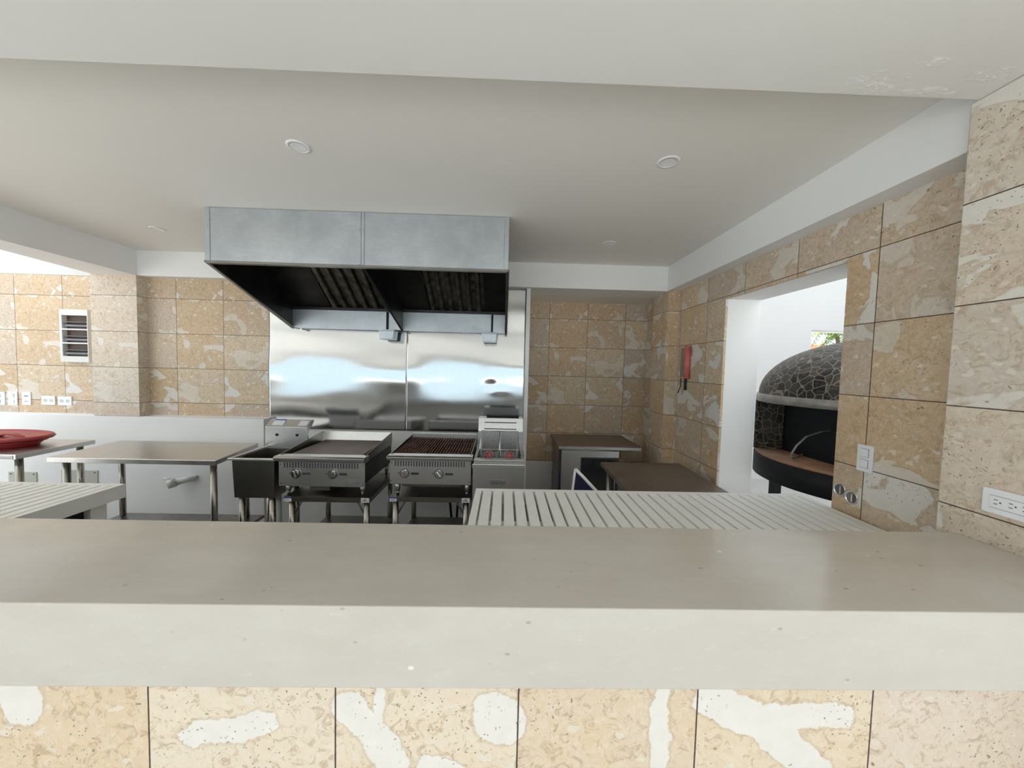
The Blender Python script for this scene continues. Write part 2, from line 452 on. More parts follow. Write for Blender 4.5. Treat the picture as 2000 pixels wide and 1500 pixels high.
# ceiling panel of the kitchen, and the lower soffit over the bar
struct(bx(-3.9, 2.0, 1.153, 3.75, CZ, CZ+.22).build('ceiling', 'ceiling'))
so = bx(-9, 9, -2.2, 1.1525, SZ, CZ+.22)
struct(so.build('ceiling_front', 'soffit'))
struct(bx(-9, 9, -2.35, -2.2005, 2.22, CZ+.22).build('unseen_fascia', 'white'))  # unseen eave fascia, added to trim the sky mirrored in the backsplash
# right wall with the doorway
T_ = .27
UVR = (.2, 1.565, ZR, TW, TH)
wr = MB()
wr.box(1.657, 1.675, 1.174, 1.71, 0, BZ); wr.box(1.657, 1.675, 1.71, 2.66, 2.152, BZ); wr.box(1.657, 1.675, 2.66, 4.1235, 0, BZ)
struct(wr.build('wall_right', 'stone', uv=UVR))
wj = MB()
wj.box(1.6755, 1.927, 1.174, 1.71, 0, BZ-.001); wj.box(1.6755, 1.927, 1.71, 2.66, 2.152, BZ-.001); wj.box(1.6755, 1.927, 2.66, 4.12, 0, BZ-.001)
struct(wj.build('wall_right_core', 'white'))
struct(bx(1.546, 1.6565, 3.38, 3.70, 0, BZ-.001).build('wall_right_column', 'stone', uv=(1.45, 3.35, ZR, TW, TH)))
struct(bx(1.51, 1.95, .55, 1.173, 0, SZ-.001).build('wall_pier', 'stone_pale', uv=(1.2, .80, ZR, TW, TH), bevel=.004))
# alcove behind fryer and fridge
struct(bx(.2355, 2.0, 4.124, 4.3, .50, BZ).build('wall_alcove', 'stone', uv=(.509, .2, ZR, TW, TH)))
struct(bx(.2355, 2.0, 4.124, 4.3, 0, .4995).build('wall_alcove_lower', 'white'))
struct(bx(.22, .235, 3.7505, 4.124, 0, BZ).build('wall_alcove_left', 'white'))
struct(bx(.2, 2.0, 3.7505, 4.3, BZ, BZ+.2).build('ceiling_alcove', 'ceiling'))
# bar counter base
struct(bx(-4.4, 1.509, .8265, 1.06, 0, .908).build('wall_counter', 'stone_front', uv=(-.8342, .2, .56, TW, TH)))
struct(bx(-4.4, 1.509, 1.0605, 1.075, 0, .908).build('counter_back_reflector', 'white'))  # unseen white skin, added to brighten the steel fronts facing it
slab = bx(-4.6, 1.509, .727, 1.119, .9085, 1.089).build('bar_countertop', 'slab', bevel=.003)
tag(slab, 'long thick beige quartz bar countertop running across the whole foreground', 'countertop')
# courtyard beyond the doorway
cw = MB(); cw.box(-.5, 4.56, 5.2, 5.4, 0, 6.5); cw.box(4.56, 6.2, 5.2, 5.4, 2.262, 6.5); cw.box(4.56, 6.2, 5.2, 5.4, 0, 1.75); cw.box(5.5, 6.2, 5.2, 5.4, 1.75, 2.262)  # unseen extra height and left end, added to keep sun off the oven
struct(cw.build('wall_courtyard', 'court'))
struct(MB().box(6.2, 6.4, 1.0, 5.4, 0, 3.0).build('wall_courtyard_right', 'court'))
wf = MB(); wf.box(4.56, 5.5, 5.25, 5.29, 2.235, 2.262); wf.box(4.56, 5.5, 5.25, 5.29, 1.75, 1.79); wf.box(4.56, 4.585, 5.25, 5.29, 1.79, 2.235); wf.box(5.475, 5.5, 5.25, 5.29, 1.79, 2.235)
struct(wf.build('window_1', 'plastic'))
tag(bx(4.7, 9.0, 7.0, 7.2, 0, 2.20).build('garden_wall', 'terracotta'), 'terracotta garden wall seen through the small far window', 'wall')

def foliage():
    root = thing('garden_shrub', 'bright green arching shrub outside the small far window', 'shrub', (6.3, 6.4, 0))
    st = MB(); lf = MB(); rr = random.Random(3)
    st.path([(6.3, 6.4, 0), (6.28, 6.38, .9), (6.1, 6.3, 1.8), (5.9, 6.2, 2.3)], .03)
    for i in range(16):
        a = rr.uniform(0, 2*PI); L = rr.uniform(.6, 1.0)
        base = Vector((5.95, 6.25, 2.2+rr.uniform(-.1, .3)))
        pts = [base+Vector((math.cos(a)*L*t, math.sin(a)*.5*L*t, .45*t-.75*t*t)) for t in (0, .25, .5, .75, 1)]
        st.path(pts, .006, 5)
        for t in range(1, 14):
            u = t/14; k = u*4; j = int(k); p = pts[j].lerp(pts[j+1], k-j)
            for sd in (-1, 1):
                d = Vector((-math.sin(a)*sd, math.cos(a)*sd, -.5))*.13*(1.1-u*.6)
                side = Vector((math.cos(a), math.sin(a), .1))*.02
                vs = [lf.bm.verts.new(q) for q in (p, p+d*.5+side, p+d, p+d*.5-side)]
                lf.bm.faces.new(vs)
    st.build('stem', 'bark', root); lf.build('foliage', 'leaf', root)
foliage()

# ------------------------------------------------------------------ backsplash sheets (gently buckled, as the photograph's reflections show)
def sheet(x0, x1, z0, z1, name, label, bulge):
    def lean(z):
        t = min(1, max(0, (z-1.52)/.40)); return .0145*t*t*(3-2*t)
    root = thing(name, label, 'backsplash', ((x0+x1)/2, 3.486, z0), 'stainless backsplash sheets')
    nx, nz = 90, 110
    m_ = MB(); g = []
    for i in range(nx+1):
        col = []
        for j in range(nz+1):
            u = i/nx; v = j/nz; x = x0+(x1-x0)*u; z = z0+(z1-z0)*v
            col.append(m_.bm.verts.new((x, 3.4705+lean(z)-bulge(u, x, z), z)))
        g.append(col)
    for i in range(nx):
        for j in range(nz):
            f = m_.bm.faces.new((g[i][j], g[i+1][j], g[i+1][j+1], g[i][j+1])); f.smooth = True
    o = m_.build('steel_sheet', 'sheet', root)
    for f in o.data.polygons:
        pass
    s_ = o.modifiers.new('thick', 'SOLIDIFY'); s_.thickness = .0015; s_.offset = 0
    for xx in (x0+.045, x1-.055):
        MB().tube((xx, 3.486, 1.495), (xx, 3.470, 1.495), .006, seg=10).build('screw', 'ink', root)
    return root
def gs(t, c, s): return math.exp(-((t-c)/s)**2)
def dent(x, z, cx, cz, sx_, sz_, amp): return amp*math.exp(-((x-cx)/sx_)**2-((z-cz)/sz_)**2)
def b_left(u, x, z):
    return (dent(x, z, -2.26, 1.50, .20, .12, .0065)+dent(x, z, -.98, 1.47, .30, .13, .0085)+dent(x, z, -1.33, 1.50, .22, .09, .0032)
            -dent(x, z, -1.85, 1.50, .30, .12, .0020)
            +.0016*math.sin(2.3*PI*u+.5)*gs(z, 1.22, .10)+.0008*math.sin(5*u+12*z)*gs(z, 1.80, .15))
def b_right(u, x, z):
    return (dent(x, z, -.93, 1.50, .17, .13, .0080)+dent(x, z, .19, 1.56, .34, .12, .0060)-dent(x, z, -.62, 1.42, .16, .06, .0022)
            -dent(x, z, -.13, 1.42, .055, .045, .0042)+dent(x, z, -.05, 1.36, .10, .035, .0022)+dent(x, z, -.20, 1.50, .05, .07, .0018)
            +.0009*math.sin(3.3*u+12*z)*gs(z, 1.78, .15)+.0014*math.sin(4*u)*gs(z, 1.22, .08))
sheet(-2.282, -.9575, .95, BZ, 'backsplash_sheet', 'left buckled stainless wall sheet behind the griddle, beside the stone tiles', b_left)
sheet(-.9565, .195, .95, BZ, 'backsplash_sheet', 'right buckled stainless wall sheet behind charbroiler and fryer, dented near the fryer', b_right)
struct(bx(.197, .2345, 3.46, 3.4865, .9, BZ).build('trim_4', 'white'))

# ------------------------------------------------------------------ exhaust hood
def hood():
    x0, x1, xm = -1.985, .008, -.968
    yf, yr = 2.40, 3.46
    zt, zb, zr = 2.593, 2.252, 1.915
    r = thing('exhaust_hood', 'large galvanised steel exhaust hood hanging from the ceiling over the cooking line', 'range hood', ((x0+x1)/2, 2.9, 2.597))
    for a, b in ((x0+.035, xm-.022), (xm+.022, x1-.03)):
        o = MB().box(a, b, yf, yf+.006, zb, zt).build('front_panel', 'galv', r)
    for a, b in ((x0, x0+.034), (x1-.029, x1)):
        o = MB().box(a, b, yf-.003, yf+.03, zb, zt).build('corner_flange', 'galv', r, bevel=.001)
        for z in (2.48,): MB().tube(((a+b)/2, yf-.003, z), ((a+b)/2, yf-.007, z), .006, seg=8).build('rivet', 'chrome', o)
    o = MB().box(xm-.021, xm-.001, yf-.004, yf+.02, zb, zt).box(xm+.001, xm+.021, yf-.004, yf+.02, zb, zt).build('joint_flange', 'galv', r, bevel=.001)
    MB().tube((xm-.011, yf-.004, 2.48), (xm-.011, yf-.009, 2.48), .006, seg=8).tube((xm+.011, yf-.004, 2.48), (xm+.011, yf-.009, 2.48), .005, seg=8).build('rivet', 'chrome', o)
    # lower lip
    MB().box(x0, x1, yf-.004, yf+.035, zb-.016, zb-.0005).build('front_lip', 'steel_dark', r, bevel=.002)
    prof = [(yf+.031, zb-.016), (yf+.031, zt), (yr, zt), (yr, zr), (yr-.1, zr)]
    for a, nm in ((x0, 'side_panel'), (x1-.008, 'side_panel')):
        MB().prism(prof, 'X', a, a+.008).build(nm, 'soot_shade', r)
        MB().strap([(a+.004, yf, zb-.004), (a+.004, yr-.1, zr)], .022, .012, (1, 0, 0)).build('edge_trim', 'steel_dark', r)
    MB().prism([(yf+.04, zb+.005), (yf+.04, zt-.01), (yr-.01, zt-.01), (yr-.01, zr+.01), (yr-.1, zr+.01)], 'X', xm-.006, xm+.006).build('divider', 'soot_shade', r)
    MB().strap([(xm, yf+.03, zb-.004), (xm, yr-.1, zr+.004)], .020, .012, (1, 0, 0)).build('divider_trim', 'soot_shade', r)
    # top cap, closed back
    MB().box(x0+.009, x1-.009, yf+.031, yr-.001, zt-.008, zt).build('top_panel', 'soot_shade', r)
    MB().box(x0+.009, x1-.009, yr-.008, yr, zr+.2, zt-.009).build('back_panel', 'soot_shade', r)
    # grease trough + baffle filters per bay
    for k, (a, b, fa, fb) in enumerate(((x0+.009, xm-.007, -1.62, -1.05), (xm+.007, x1-.009, -.71, -.20))):
        tr = MB().prism([(yr-.12, zr+.005), (yr-.115, zr+.17), (yr-.10, zr+.17), (yr-.105, zr+.005)], 'X', a, b).box(a, b, yr-.105, yr-.009, zr+.005, zr+.012)
        tro = tr.build('grease_trough', 'galv', r)
        MB().box(a, b, yr-.135, yr-.10, zr+.17, zr+.195).build('trough_rail', 'soot_shade', r)
        MB().box(b-.135, b-.118, yr-.13, yr-.118, zr+.008, zr+.168).build('trough_bracket', 'black', r)
        # filter plane from rail up to the front
        y1_, z1_ = yr-.12, zr+.20; y2_, z2_ = yf+.28, zt-.02
        d = Vector((0, y2_-y1_, z2_-z1_)); L = d.length; d.normalize(); nrm = Vector((0, -d.z, d.y))*-1
        if nrm.z > 0: nrm = -nrm
        base = Vector((0, y1_, z1_))
        for (p, q) in ((a, fa), (fb, b)):
            pn = MB()
            A = base; B = base+d*L; T2 = -nrm*.004
            pn.hexa([(p, A.y, A.z), (q, A.y, A.z), (q, B.y, B.z), (p, B.y, B.z), (p, A.y+T2.y, A.z+T2.z), (q, A.y+T2.y, A.z+T2.z), (q, B.y+T2.y, B.z+T2.z), (p, B.y+T2.y, B.z+T2.z)])
            pn.build('blank_panel', 'soot_shade', r)
        fl = MB(); n = 6 if k == 0 else 6
        pit = (fb-fa)/n
        for i in range(n):
            xa = fa+i*pit+.012; xb = xa+pit*.52
            A = base+nrm*.012; B = base+d*L+nrm*.012; A2 = base-nrm*.004; B2 = base+d*L-nrm*.004
            fl.hexa([(xa, A2.y, A2.z), (xb, A2.y, A2.z), (xb, B2.y, B2.z), (xa, B2.y, B2.z), (xa+.008, A.y, A.z), (xb-.008, A.y, A.z), (xb-.008, B.y, B.z), (xa+.008, B.y, B.z)])
        A = base-nrm*.02; B = base+d*L-nrm*.02
        fl.hexa([(fa, A.y, A.z), (fb, A.y, A.z), (fb, B.y, B.z), (fa, B.y, B.z), (fa, A.y-.004, A.z+.004), (fb, A.y-.004, A.z+.004), (fb, B.y-.004, B.z+.004), (fa, B.y-.004, B.z+.004)])
        fl.build('baffle_filter', 'filter', r)
    for xc in (-1.10, -.15):
        o = MB().prism([(xc-.07, 1.905), (xc+.07, 1.905), (xc+.062, 1.828), (xc-.062, 1.828)], 'Y', yr-.16, yr-.03).build('grease_cup', 'galv', r, bevel=.003)
        MB().box(xc-.074, xc+.074, yr-.165, yr-.025, 1.9055, 1.9135).build('cup_hanger', 'galv', r)
hood()

# ------------------------------------------------------------------ stands, cooking line
def label_strip(parent, x0, x1, y, z0, z1, blue, name='label_plate'):
    o = MB().box(x0, x1, y-.002, y, z0, z1).build(name, 'sticker', parent)
    o['label'] = 'white sticker with a blue band' if blue else 'white printed sticker'
    if blue: MB().box(x0-.001, x1+.001, y-.003, y-.0021, z1-.012, z1).build('blue_band', 'blue', o)
    q = MB(); q.box(x0+.008, x1-.01, y-.0028, y-.0021, z0+.008, z0+.0105); q.box(x0+.008, (x0+x1)/2+.01, y-.0028, y-.0021, z0+.014, z0+.0165)
    if not blue: q.box((x0+x1)/2-.005, (x0+x1)/2+.006, y-.0028, y-.0021, z0+.019, z0+.026)
    q.build('print', 'greyink' if blue else 'ink', o)
def stand(x0, x1, y0, y1, zt, label):
    r = thing('equipment_stand', label, 'stand', ((x0+x1)/2, (y0+y1)/2, 0), 'stainless equipment stands')
    MB().box(x0, x1, y0, y1, zt-.004, zt).box(x0, x1, y0, y0+.003, zt-.036, zt).box(x0, x0+.003, y0, y1, zt-.036, zt).box(x1-.003, x1, y0, y1, zt-.036, zt).box(x0, x1, y1-.003, y1, zt-.036, zt).build('top_tray', 'steel_dark', r, bevel=.001)
    for x in (x0+.035, x1-.035):
        for y in (y0+.035, y1-.035):
            o = MB().tube((x, y, .05), (x, y, zt-.036), .0205).build('leg', 'steel_leg', r)
            MB().tube((x, y, 0), (x, y, .05), .014, .022).build('foot', 'blackplastic', o)
    MB().box(x0+.02, x1-.02, y0+.03, y1-.02, .225, .25).build('undershelf', 'steel_dark', r, bevel=.002)
    for x in (x0+.05, x1-.05):
        sg = 1 if x < (x0+x1)/2 else -1
        MB().tube((x, y0+.04, zt-.14), (x+sg*.06, y0+.04, zt-.037), .006, seg=8).build('corner_brace', 'steel_dark', r)
    label_strip(r, x0+.002, x0+.052, y0-.0005, zt-.034, zt+.001, True)
    label_strip(r, x1-.062, x1-.004, y0-.0005, zt-.034, zt-.001, False)
    return r
stand(-1.556, -.948, 2.52, 3.12, .634, 'stainless stand with undershelf carrying the flat brown griddle')
stand(-.808, -.226, 2.52, 3.12, .646, 'stainless stand with undershelf carrying the grated charbroiler')

def knob(parent, x, y, z, chrome=True, turn=0.0):
    o = MB().tube((x, y, z), (x, y-.006, z), .034, seg=28).tube((x, y-.006, z), (x, y-.026, z), .027, .024, seg=28).build('knob', 'black' if not chrome else 'chrome', parent)
    c, s = math.cos(turn), math.sin(turn)
    def P(u, v, yy): return (x+u*c-v*s, yy, z+u*s+v*c)
    MB().hexa([P(-.007, -.024, y-.026), P(.007, -.024, y-.026), P(.007, .024, y-.026), P(-.007, .024, y-.026), P(-.004, -.022, y-.038), P(.004, -.022, y-.038), P(.004, .022, y-.038), P(-.004, .022, y-.038)]).build('knob_grip', 'chrome', o)
    MB().lathe([(.030, -.0065), (.034, -.0065), (.034, -.010), (.030, -.010)], (x, y, z), 28, axis='Y').build('knob_ring', 'ink', o)

def appliance_body(r, x0, x1, yf, yb, z0, zs, ztop, lip, slot_n, knobs, turns, zf):
    """front control panel, bull nose lip, sides, feet"""
    MB().box(x0, x1, yf, yf+.012, z0, zs).build('control_panel', 'steel', r, bevel=.0015)
    MB().box(x0+.006, x1-.006, yf+.0125, yb, z0+.02, zs-.002).build('body', 'soot_shade', r)
    MB().prism([(yf+.05, ztop-.004), (yf-.035, ztop-.002), (yf-.05, ztop-.012), (yf-.045, ztop-.03), (yf-.012, zs+.001), (yf+.05, zs+.001)], 'X', x0-.012, x1+.012).build('drip_lip', 'steel_h', r, bevel=.003)
    q = MB(); pit = (x1-x0-.07)/slot_n
    for i in range(slot_n):
        xx = x0+.035+i*pit
        q.box(xx, xx+pit*.42, yf-.001, yf+.001, zs-.044, zs-.006)
    q.build('vent_slots', 'ink', r)
    for (kx, kz), t in zip(knobs, turns):
        knob(r, kx, yf, kz, True, t)
        MB().box(kx+.045, kx+.100, yf-.0012, yf-.0001, kz-.010, kz+.006).build('printed_mark', 'ink', r)
        MB().box(kx-.050, kx-.042, yf-.0012, yf-.0001, kz-.003, kz+.004).build('printed_mark', 'ink', r)
    q = MB()
    for x in (x0+.012, x1-.012):
        for z in (z0+.02, zs-.02): MB().tube((x, yf, z), (x, yf-.002, z), .004, seg=8).build('panel_screw', 'ink', r)
    for x in (x0+.045, x1-.03):
        for y in (yf+.04, yb-.05):
            o = MB().tube((x, y, z0-.0), (x, y, z0+.018), .02).tube((x, y, zf+.030), (x, y, z0), .016, .019).build('foot', 'steel', r)
            MB().tube((x, y, zf), (x, y, zf+.0295), .010, .012).build('foot_tip', 'steel_dark', o)

def letters(txt, size, loc, mat, parent, name='lettering', rot=(PI/2, 0, 0), shear=0.0):
    cu = bpy.data.curves.new(name, 'FONT'); cu.body = txt; cu.size = size; cu.extrude = .0003; cu.align_x = 'CENTER'; cu.shear = shear
    tmp = bpy.data.objects.new('tmp', cu); C.objects.link(tmp)
    bpy.context.view_layer.update()
    me = bpy.data.meshes.new_from_object(tmp.evaluated_get(bpy.context.evaluated_depsgraph_get()))
    bpy.data.objects.remove(tmp); bpy.data.curves.remove(cu)
    me.materials.clear(); me.materials.append(M[mat])
    from mathutils import Euler
    me.transform(Euler(rot).to_matrix().to_4x4())
    org = Vector(parent['_o'])
    me.transform(Matrix.Translation(Vector(loc)-org))
    o = bpy.data.objects.new(name, me); C.objects.link(o); o.parent = parent; o['_o'] = list(org)
    return o

def griddle():
    x0, x1, yf, yb = -1.598, -.988, 2.53, 3.14
    r = thing('griddle', 'stainless gas griddle with flat brown plate and tall splash guard', 'griddle', ((x0+x1)/2, 2.83, .634))
    appliance_body(r, x0, x1, yf, yb, .708, .886, .935, .03, 27, [(-1.475, .802), (-1.215, .802)], (.2, -.3), .6345)
    MB().box(x0+.045, x1-.045, yf+.055, yb-.035, .900, .926).build('griddle_plate', 'rust', r, bevel=.003)
    # side and back guards
    g = [(yf+.02, .890), (yf+.02, .937), (yf+.10, .942), (yb, .995), (yb, .890)]
    MB().prism(g, 'X', x0, x0+.006).build('side_guard', 'steel_dark', r)
    MB().prism(g, 'X', x1-.006, x1).build('side_guard', 'steel_dark', r)
    MB().prism([(yb, .890), (yb, .995), (yb-.012, .995), (yb-.034, .915), (yb-.034, .890)], 'X', x0+.0065, x1-.0065).build('back_guard', 'steel', r)
    MB().box(-1.42, -1.27, 2.60, 2.9, .655, .705).build('grease_drawer', 'steel_dark', r, bevel=.002)
    o = MB().box(-1.125, -1.025, yf-.002, yf, .733, .762).build('badge', 'galv', r)
    MB().prism([(-1.118, .755), (-1.104, .752), (-1.118, .741)], 'Y', yf-.003, yf-.0021).box(-1.098, -1.07, yf-.003, yf-.0021, .740, .754).box(-1.065, -1.05, yf-.003, yf-.0021, .740, .754).box(-1.045, -1.032, yf-.003, yf-.0021, .742, .755).build('badge_mark', 'greyink', o)
griddle()
def broiler():
    x0, x1, yf, yb = -.808, -.226, 2.53, 3.14
    r = thing('charbroiler', 'stainless gas charbroiler with rusty brown iron grates', 'grill', ((x0+x1)/2, 2.83, .646))
    appliance_body(r, x0, x1, yf, yb, .738, .912, .955, .03, 27, [(-.702, .817), (-.456, .817)], (.1, .6), .6465)
    q = MB(); n = 26
    for i in range(n):
        xx = x0+.022+i*(x1-x0-.044)/(n-1)
        q.hexa([(xx-.006, yf+.05, .938), (xx+.006, yf+.05, .938), (xx+.006, yb-.05, .950), (xx-.006, yb-.05, .950), (xx-.0035, yf+.05, .953), (xx+.0035, yf+.05, .953), (xx+.0035, yb-.05, .965), (xx-.0035, yb-.05, .965)])
    for y in (yf+.06, yf+.2, yf+.36, yb-.06): q.box(x0+.015, x1-.015, y, y+.012, .928, .940)
    q.build('grate', 'grate', r)
    MB().box(x0+.01, x1-.01, yf+.051, yb-.04, .905, .912).build('burner_pan', 'soot_shade', r)
    g = [(yf+.02, .912), (yf+.02, .958), (yb, .985), (yb, .912)]
    MB().prism(g, 'X', x0, x0+.006).build('side_guard', 'steel_dark', r)
    MB().prism(g, 'X', x1-.006, x1).build('side_guard', 'steel_dark', r)
    MB().box(x0+.0065, x1-.0065, yb-.03, yb, .915, .998).build('back_guard', 'steel', r, bevel=.003)
    MB().box(x0+.08, x1-.08, yf+.03, yf+.4, .712, .736).build('crumb_tray', 'steel_dark', r)
    MB().path([(-.40+.012*i, yf-.0008, .757+(.006 if i % 2 else -.004)+.003*math.sin(i*1.7)) for i in range(9)], .0009, 5).path([(-.405, yf-.0008, .770), (-.37, yf-.0008, .775), (-.33, yf-.0008, .768)], .0009, 5).build('script_mark', 'greyink', r)
broiler()

def fryer():
    x0, x1, yf, yb = -.216, .163, 2.52, 3.12
    r = thing('deep_fryer', 'floor standing stainless deep fryer with tall flue and open oil tank', 'fryer', ((x0+x1)/2, 2.82, 0))
    MB().box(x0+.003, x1-.003, yf, yf+.012, .12, .868).build('door', 'steel', r, bevel=.002)
    MB().box(x0, x1, yf-.022, yf+.012, .869, .902).build('door_cap', 'steel', r, bevel=.004)
    MB().box(x0+.004, x1-.004, yf+.0125, yb, .12, .868).build('body', 'steel_dark', r)
    q = MB()
    q.box(x0+.008, x1-.002, yf+.0, yf+.06, .9025, .928); q.build('front_ledge', 'steel', r, bevel=.003)
    q = MB()
    q.box(x0+.008, x0+.028, yf+.0605, 2.985, .869, .934); q.box(x1-.028, x1-.004, yf+.0605, 2.985, .869, .950)
    q.box(x0+.0285, x1-.0285, yf+.061, 2.985, .869, .872)
    q.build('tank', 'steel_dark', r)
    MB().box(x0+.030, x1-.030, yf+.062, 2.98, .8725, .885).build('oil_bed', 'soot_shade', r)
    MB().prism([(2.99, .869), (2.99, 1.05), (3.02, 1.160), (yb, 1.160), (yb, .869)], 'X', x0+.004, x1+.006).build('flue', 'steel', r, bevel=.002)
    for z, yy in ((1.125, 3.010), (1.072, 2.994)):
        o = MB().box(x0+.055, x1-.05, yy-.007, yy-.001, z-.004, z+.002).build('basket_hanger', 'ink', r)
    MB().box(x0+.07, x1-.03, 3.05, 3.11, 1.1605, 1.178).build('flue_vent', 'black', r)
    o = MB().box(-.092, .030, yf-.0025, yf, .742, .786).build('badge', 'galv', r)
    letters('MasterChef', .022, (-.031, yf-.0028, .757), 'ink', o, shear=.3)
    for x in (x0+.04, x1-.04):
        for y in (yf+.05, yb-.05): MB().tube((x, y, 0), (x, y, .12), .018, .026).build('leg', 'steel_leg', r)
fryer()
def basket(label, dx):
    r = thing('fry_basket', label, 'basket', (-.105+dx, 2.83, .886), 'fry baskets resting in the fryer tank')
    xa, xb = -.180+dx, -.030+dx
    A = [(xa, 2.70, 0), (xb, 2.70, 0), (xb, 2.96, 0), (xa, 2.96, 0)]
    # basket hangs upright: rim at the back high, mouth tilted to the front
    def P(u, v, h): # u 0..1 width, v 0 front .. 1 back, h 0..1 height
        return (xa+(xb-xa)*(u*(.86+.14*h)+.07*(1-h)), 2.72+.20*v+.03*h, .89+.17*h*(.35+.65*v))
    q = MB(); n = 9
    for i in range(n+1):
        u = i/n
        q.path([P(u, 0, 1), P(u, 0, 0), P(u, 1, 0), P(u, 1, 1)], .0012, 5)
    for i in range(1, 8):
        v = i/8
        q.path([P(0, v, 1), P(0, v, 0), P(1, v, 0), P(1, v, 1)], .0012, 5)
    for h in (.33, .66):
        q.path([P(0, 0, h), P(0, 1, h), P(1, 1, h), P(1, 0, h), P(0, 0, h)], .0012, 5)
    q.build('wire_mesh', 'chrome', r)
    MB().path([P(0, 0, 1), P(1, 0, 1), P(1, 1, 1), P(0, 1, 1), P(0, 0, 1)], .0035, 6).build('rim', 'chrome', r)
    xm = (xa+xb)/2
    MB().path([(xm-.02, 2.745, .955), (xm-.014, 2.66, .950), (xm-.010, 2.645, .948)], .003, 6).path([(xm+.02, 2.745, .955), (xm+.014, 2.66, .950), (xm+.010, 2.645, .948)], .003, 6).build('handle_rod', 'chrome', r)
    MB().path([(xm-.012, 2.69, .955), (xm-.016, 2.62, .948), (xm-.022, 2.595, .942), (xm-.012, 2.583, .940), (xm+.012, 2.583, .940), (xm+.022, 2.595, .942), (xm+.016, 2.62, .948), (xm+.012, 2.69, .955)], .006, 8).build('handle_grip', 'redgrip', r)
basket('wire fry basket with red handle, left one in the fryer tank', .0)
basket('wire fry basket with red handle, right one in the fryer tank', .155)
# black gas hoses behind the charbroiler
for pts, lb in (([(-.62, 3.2, .70), (-.60, 3.22, .55), (-.52, 3.2, .45), (-.47, 3.18, .36), (-.45, 3.16, .2), (-.44, 3.2, .013)], 'black gas hose looping down behind the charbroiler stand, left one'),
                ([(-.22, 3.2, .62), (-.26, 3.2, .50), (-.36, 3.2, .46), (-.40, 3.2, .40), (-.41, 3.22, .2), (-.41, 3.26, .013)], 'black gas hose curving from the fryer, right one')):
    tag(MB().path(pts, .011).build('gas_hose', 'blackplastic'), lb, 'hose')

# ------------------------------------------------------------------ prep sink
def sink():
    x0, x1, y0, y1 = -1.955, -1.616, 2.52, 2.93
    r = thing('prep_sink', 'single deep stainless prep sink with upright splashback, left of the griddle', 'sink', ((x0+x1)/2, 2.72, 0))
    q = MB()
    q.hexa([(x0+.03, y0+.03, .612), (x1-.03, y0+.03, .612), (x1-.03, y1-.03, .612), (x0+.03, y1-.03, .612), (x0+.022, y0+.022, .888), (x1-.022, y0+.022, .888), (x1-.022, y1-.022, .888), (x0+.022, y1-.022, .888)])
    b = q.build('bowl', 'steel_dark', r)
    bm = bmesh.new(); bm.from_mesh(b.data)
    top = max(bm.faces, key=lambda f: f.calc_center_median().z); bmesh.ops.delete(bm, geom=[top], context='FACES'); bm.to_mesh(b.data); bm.free()
    sm = b.modifiers.new('thick', 'SOLIDIFY'); sm.thickness = .003; sm.offset = 1
    q = MB()
    q.box(x0, x1, y0, y0+.022, .888, .904); q.box(x0, x0+.022, y0+.022, y1, .888, .904); q.box(x1-.022, x1, y0+.022, y1, .888, .904)
    q.build('rim', 'steel', r, bevel=.004)
    s = MB().prism([(y1, .885), (y1, 1.060), (y1+.07, 1.112), (y1+.10, 1.112), (y1+.10, 1.09), (y1+.02, 1.02), (y1+.02, .885)], 'X', x0-.005, x1).build('splashback', 'steel', r, bevel=.002)
    for xx in (-1.865, -1.70):
        MB().tube((xx, y1-.001, .995), (xx, y1-.004, .995), .011, seg=16).build('tap_hole', 'black', s)
    # stickers on the sloping top
    for a, b_, bl in ((-1.915, -1.825, True), (-1.70, -1.63, False)):
        def S(t, off): return (y1+.07*t-.6*off, 1.060+.052*t+.8*off)
        p1, p2, p3, p4 = S(.2, .001), S(.85, .001), S(.85, .003), S(.2, .003)
        MB().prism([p1, p2, p3, p4], 'X', a, b_).build('sticker', 'sticker', s)
        if bl:
            p1, p2, p3, p4 = S(.86, .001), S(1.0, .001), S(1.0, .003), S(.86, .003)
            MB().prism([p1, p2, p3, p4], 'X', a, b_).build('sticker_band', 'blue', s)
    for x in (x0+.06, x1-.06):
        for y in (y0+.06, y1-.05):
            o = MB().tube((x, y, .05), (x, y, .612), .021).build('leg', 'steel_leg', r)
            MB().tube((x, y, 0), (x, y, .05), .014, .022).build('foot', 'blackplastic', o)
    MB().tube((-1.73, 2.73, .02), (-1.73, 2.73, .606), .022).build('drain_pipe', 'tube_pvc', r)
sink()

# ------------------------------------------------------------------ steel tables
def steel_table(x0, x1, y0, y1, zt, label, mat='steel_h', shelf=True, skew=0.0, legs=None):
    r = thing('steel_table', label, 'table', ((x0+x1)/2, (y0+y1)/2, 0))
    MB().hexa([(x0, y0, zt-.035), (x1, y0, zt-.035), (x1+skew, y1, zt-.035), (x0+skew, y1, zt-.035), (x0, y0, zt), (x1, y0, zt), (x1+skew, y1, zt), (x0+skew, y1, zt)]).build('tabletop', mat, r, bevel=.003)
    for x in (x0+.06, x1-.06):
        for y, sk in ((y0+.06, 0), (y1-.06, skew)):
            o = MB().tube((x+sk, y, .05), (x+sk, y, zt-.036), .0205).build('leg', 'steel_leg', r)
            MB().tube((x+sk, y, 0), (x+sk, y, .05), .014, .022).build('foot', 'blackplastic', o)
    if shelf: MB().box(x0+.03+skew, x1-.03, y0+.03, y1-.02, .26, .285).build('undershelf', 'steel_dark', r, bevel=.003)
    return r
steel_table(-3.135, -1.995, 2.468, 3.03, .9, 'empty stainless work table with undershelf, between red lid table and sink', skew=-.09)
t1 = steel_table(-4.55, -3.41, 2.52, 3.03, .9, 'stainless work table at the left edge, holding the red plastic lid', skew=-.03)
